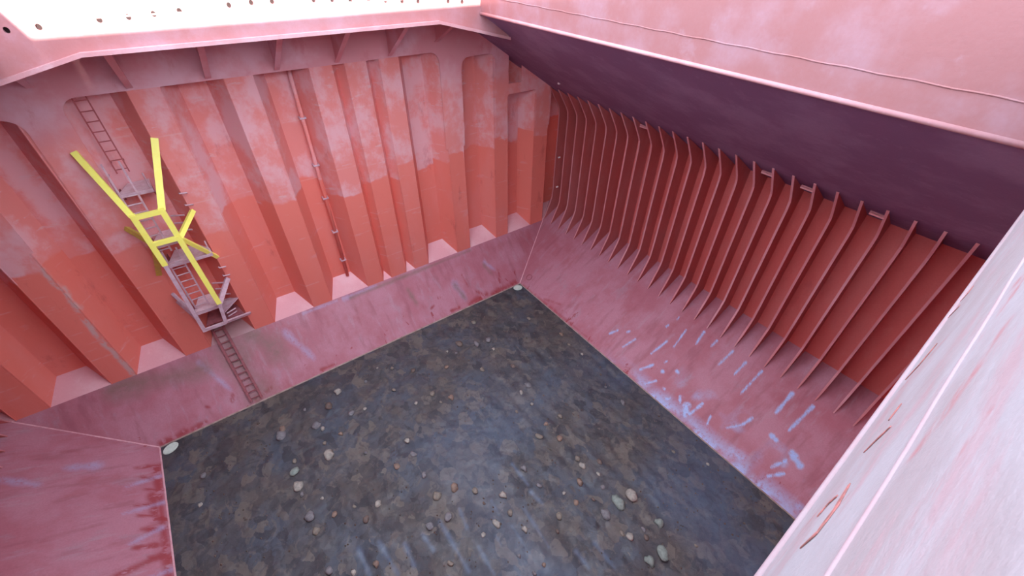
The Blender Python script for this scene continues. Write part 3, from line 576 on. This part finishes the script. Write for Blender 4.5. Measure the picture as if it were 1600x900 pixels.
h = b.build('wire_hoop', M_LADD, None, True, origin=c); tag(h, 'small dark wire hoop lying on the slope near the far corner', 'hoop')

STONES = [(-11.3,-1.48,.19),(-11.86,-2.01,.21),(-11.21,-2.91,.17),(-12.6,-2.63,.2),(-12.43,-2.93,.11),(-9.22,-2.81,.1),(-7.35,-4.68,.15),(-7.83,-4.61,.08),(-8.74,-4.04,.1),(-5.41,-2.13,.2),(-4.69,-2.63,.18),(-4.05,-2.75,.19),(-4.19,-3.38,.09),(-5.36,-4.16,.16),(-6.66,-3.05,.13),(-8.77,-1.61,.09),(-9.32,-1.22,.08),(-8.01,-2.33,.13),(-10.07,-1.65,.09),(-12.75,-1.57,.09),(-10.66,-3.02,.1),(-3.99,-1.24,.15),(-13.77,-2.02,.16),(-7.91,-4.02,.14),(-6.13,-2.2,.08),(-5.57,-3.29,.07),(-5.83,-2.54,.08),(-13.9,-2.28,.22),(-12.6,-4.24,.26),(-12.56,-3.62,.1),(-11.9,-3.59,.1),(-13.75,-3.71,.11),(-13.88,-4.16,.21),(-13.93,-4.8,.2),(-13.9,-5.18,.09),(-13.87,-6.13,.22),(-13.34,-5.76,.08),(-12.51,-6.71,.08),(-13.18,-6.57,.12),(-13.87,-6.74,.14),(-11.8,-7.12,.15),(-12.33,-7.38,.14),(-11.4,-4.98,.08),(-9.9,-6.14,.16),(-9.85,-5.46,.12),(-9.95,-8.11,.18),(-9.28,-8.23,.19),(-8.7,-8.76,.14),(-7.96,-9.51,.15),(-8.69,-9.33,.07),(-9.99,-9.0,.17),(-10.65,-8.88,.15),(-8.72,-10.19,.16),(-8.11,-10.16,.12),(-12.61,-8.89,.12),(-10.64,-10.29,.11),(-9.3,-10.21,.1),(-10.65,-6.21,.13),(-9.96,-7.14,.14),(-13.88,-8.18,.15),(-13.29,-8.7,.1),(-5.38,-8.43,.17),(-4.77,-8.99,.15),(-4.76,-10.05,.12),(-4.8,-10.4,.17),(-4.14,-10.66,.12),(-6.72,-9.15,.14),(-6.66,-10.01,.11),(-6.1,-10.76,.08),(-5.97,-11.27,.12),(-5.34,-10.81,.15),(-6.77,-11.27,.14),(-8.03,-10.9,.12),(-5.37,-11.56,.08),(-4.77,-11.45,.1),(-5.4,-12.2,.2),(-4.72,-12.21,.29),(-4.12,-12.29,.28),(-4.08,-13.53,.2),(-5.38,-12.98,.11),(-5.25,-13.22,.15),(-4.81,-13.56,.11),(-4.68,-13.34,.1),(-4.74,-14.21,.24),(-5.29,-14.12,.2),(-3.63,-14.73,.08),(-8.19,-12.13,.08),(-1.42,-12.1,.08),(-4.53,-10.99,.09),(-7.15,-11.61,.08),(-8.69,-11.44,.08),(-8.59,-12.12,.09),(-.75,-13.23,.07),(-1.42,-2.68,.11),(-.77,-4.59,.14),(-.92,-5.33,.09),(-.83,-6.18,.09),(-.99,-7.62,.07),(-1.33,-8.26,.07),(-4.17,-6.13,.17),(-4.65,-6.26,.11),(-4.04,-8.2,.12),(-4.77,-8.16,.13),(-5.42,-6.94,.08),(-4.64,-7.02,.08),(-4.06,-4.82,.13),(-1.31,-9.31,.14),(-16.65,-2.32,.13),(-16.92,-3.45,.1)]
SPECIAL = {(-12.6,-4.24): ('pale', 'largest pale upright stone lying apart in the middle of the ladder half of the floor'), (-13.88,-4.16): ('green', 'grey green rounded stone just above a pale stone, below the ladder'),
           (-13.93,-4.8): ('pale', 'pale round stone next to a tiny stone, below the grey green one'), (-4.72,-12.21): ('green', 'big oval grey green stone, middle one of a close row of three'),
           (-4.12,-12.29): ('pale', 'knobbly two-lobed pale stone at the end of a row of three'), (-5.4,-12.2): ('grey', 'smaller grey stone at the inner end of a row of three big stones'),
           (-4.08,-13.53): ('green', 'isolated oval grey green stone between the row of three and the pale coaming'), (-4.74,-14.21): ('green', 'grey green pear-shaped stone lowest on the floor near the pale coaming'),
           (-5.29,-14.12): ('green', 'round grey green stone beside the pear-shaped one'), (-13.87,-6.13): ('grey', 'blurred grey stone with a brown smear beside it, on the wall side of the floor'),
           (-13.9,-2.28): ('grey', 'grey stone nearest the foot of the ladder'), (-9.28,-8.23): ('ochre', 'orange tinted upright stone among the stones in mid floor'), (-10.65,-6.21): ('ochre', 'pinkish tan stone at the end of a thin brown mud smear'),
           (-5.97,-11.27): ('ochre', 'small orange tinted stone up the row from the biggest stones')}
def stone_mesh(seed, sub=2):
    bm = bmesh.new(); bmesh.ops.create_icosphere(bm, subdivisions=sub, radius=1); o = Vector((seed * 7.3, seed * 3.1, seed))
    for v in bm.verts:
        d = 0.72 + 0.45 * mnoise.noise(v.co * 0.9 + o) + 0.14 * mnoise.noise(v.co * 2.6 + o); v.co = v.co * d
        v.co.z *= 0.62
    me = bpy.data.meshes.new('stone'); bm.to_mesh(me); bm.free(); me.polygons.foreach_set('use_smooth', [True] * len(me.polygons)); return me
kinds = ['pale', 'tan', 'grey', 'tan', 'pale', 'brown', 'ochre', 'grey']
meshes = {}
GR = {}
ORD = ['first', 'second', 'third', 'fourth', 'fifth', 'sixth', 'seventh', 'eighth', 'ninth', 'tenth', 'eleventh', 'twelfth']
rows = []
for i, (x, y, r) in enumerate(STONES):
    if (x, y) in SPECIAL: rows.append((SPECIAL[(x, y)][0], SPECIAL[(x, y)][1], None)); continue
    mk = kinds[(i * 5) % 8]
    size = 'tiny' if r < 0.095 else ('small' if r < 0.135 else 'large')
    where = ('close to the stool' if y > -3.2 else 'beside the hopper slope' if x > -1.6 else 'in the wet floor part' if y < -9.3 else 'in the middle floor band')
    rows.append((mk, '%s %s stone %s' % (size, mk, where), '%s %s stones %s' % (size, mk, where)))
for i, (x, y, r) in enumerate(STONES):
    mk, lab, grp = rows[i]
    if grp:
        mates = sorted([j for j in range(len(rows)) if rows[j][2] == grp], key=lambda j: -STONES[j][1])
        if len(mates) > 1: lab += ', ' + ORD[mates.index(i)] + ' from the stool'
    v = i % 6
    if (v, mk) not in meshes: me = stone_mesh(v + 1); me.materials.append(ST[mk]); meshes[(v, mk)] = me
    o = bpy.data.objects.new('stone', meshes[(v, mk)]); COL.objects.link(o); tag(o, lab, 'stone', 'stones on the hold floor')
    o.location = (x, y, 0.02 + r * 0.22); o.scale = (r * 1.05, r * random.uniform(1.1, 1.45), r); o.rotation_euler = (0, 0, random.uniform(-0.5, 0.5))
# fine grit: nobody could count it
b = MB()
for i in range(1500):
    x = random.uniform(XL + 0.3, XR - 0.3); y = random.uniform(-15.8, -0.2)
    if random.random() < 0.55: x = -13.9 + 0.652 * round((x + 13.9) / 0.652) + random.gauss(0, 0.08)
    if mnoise.noise(Vector((x * 0.35, y * 0.35, 3))) < -0.12 or not (XL + 0.1 < x < XR - 0.1): continue
    r = random.uniform(0.015, 0.04); z = 0.0; a = random.uniform(0, 6.28); ca, sa = math.cos(a), math.sin(a)
    pt = [(1, 0), (0.3, 0.9), (-0.8, 0.6), (-0.9, -0.5), (0.3, -0.9)]; pt = [(x + r * (p_ * ca - q_ * sa), y + 1.3 * r * (p_ * sa + q_ * ca), z) for p_, q_ in pt]
    n = len(b.v); b.v += pt + [(x, y, z + r * 1.4 + 0.02)]; b.f += [(n + k, n + (k + 1) % 5, n + 5) for k in range(5)]
gr = b.build('grit', ST['brown']); tag(gr, 'fine brown cargo grit scattered over the wet hold floor', 'grit', kind='stuff')
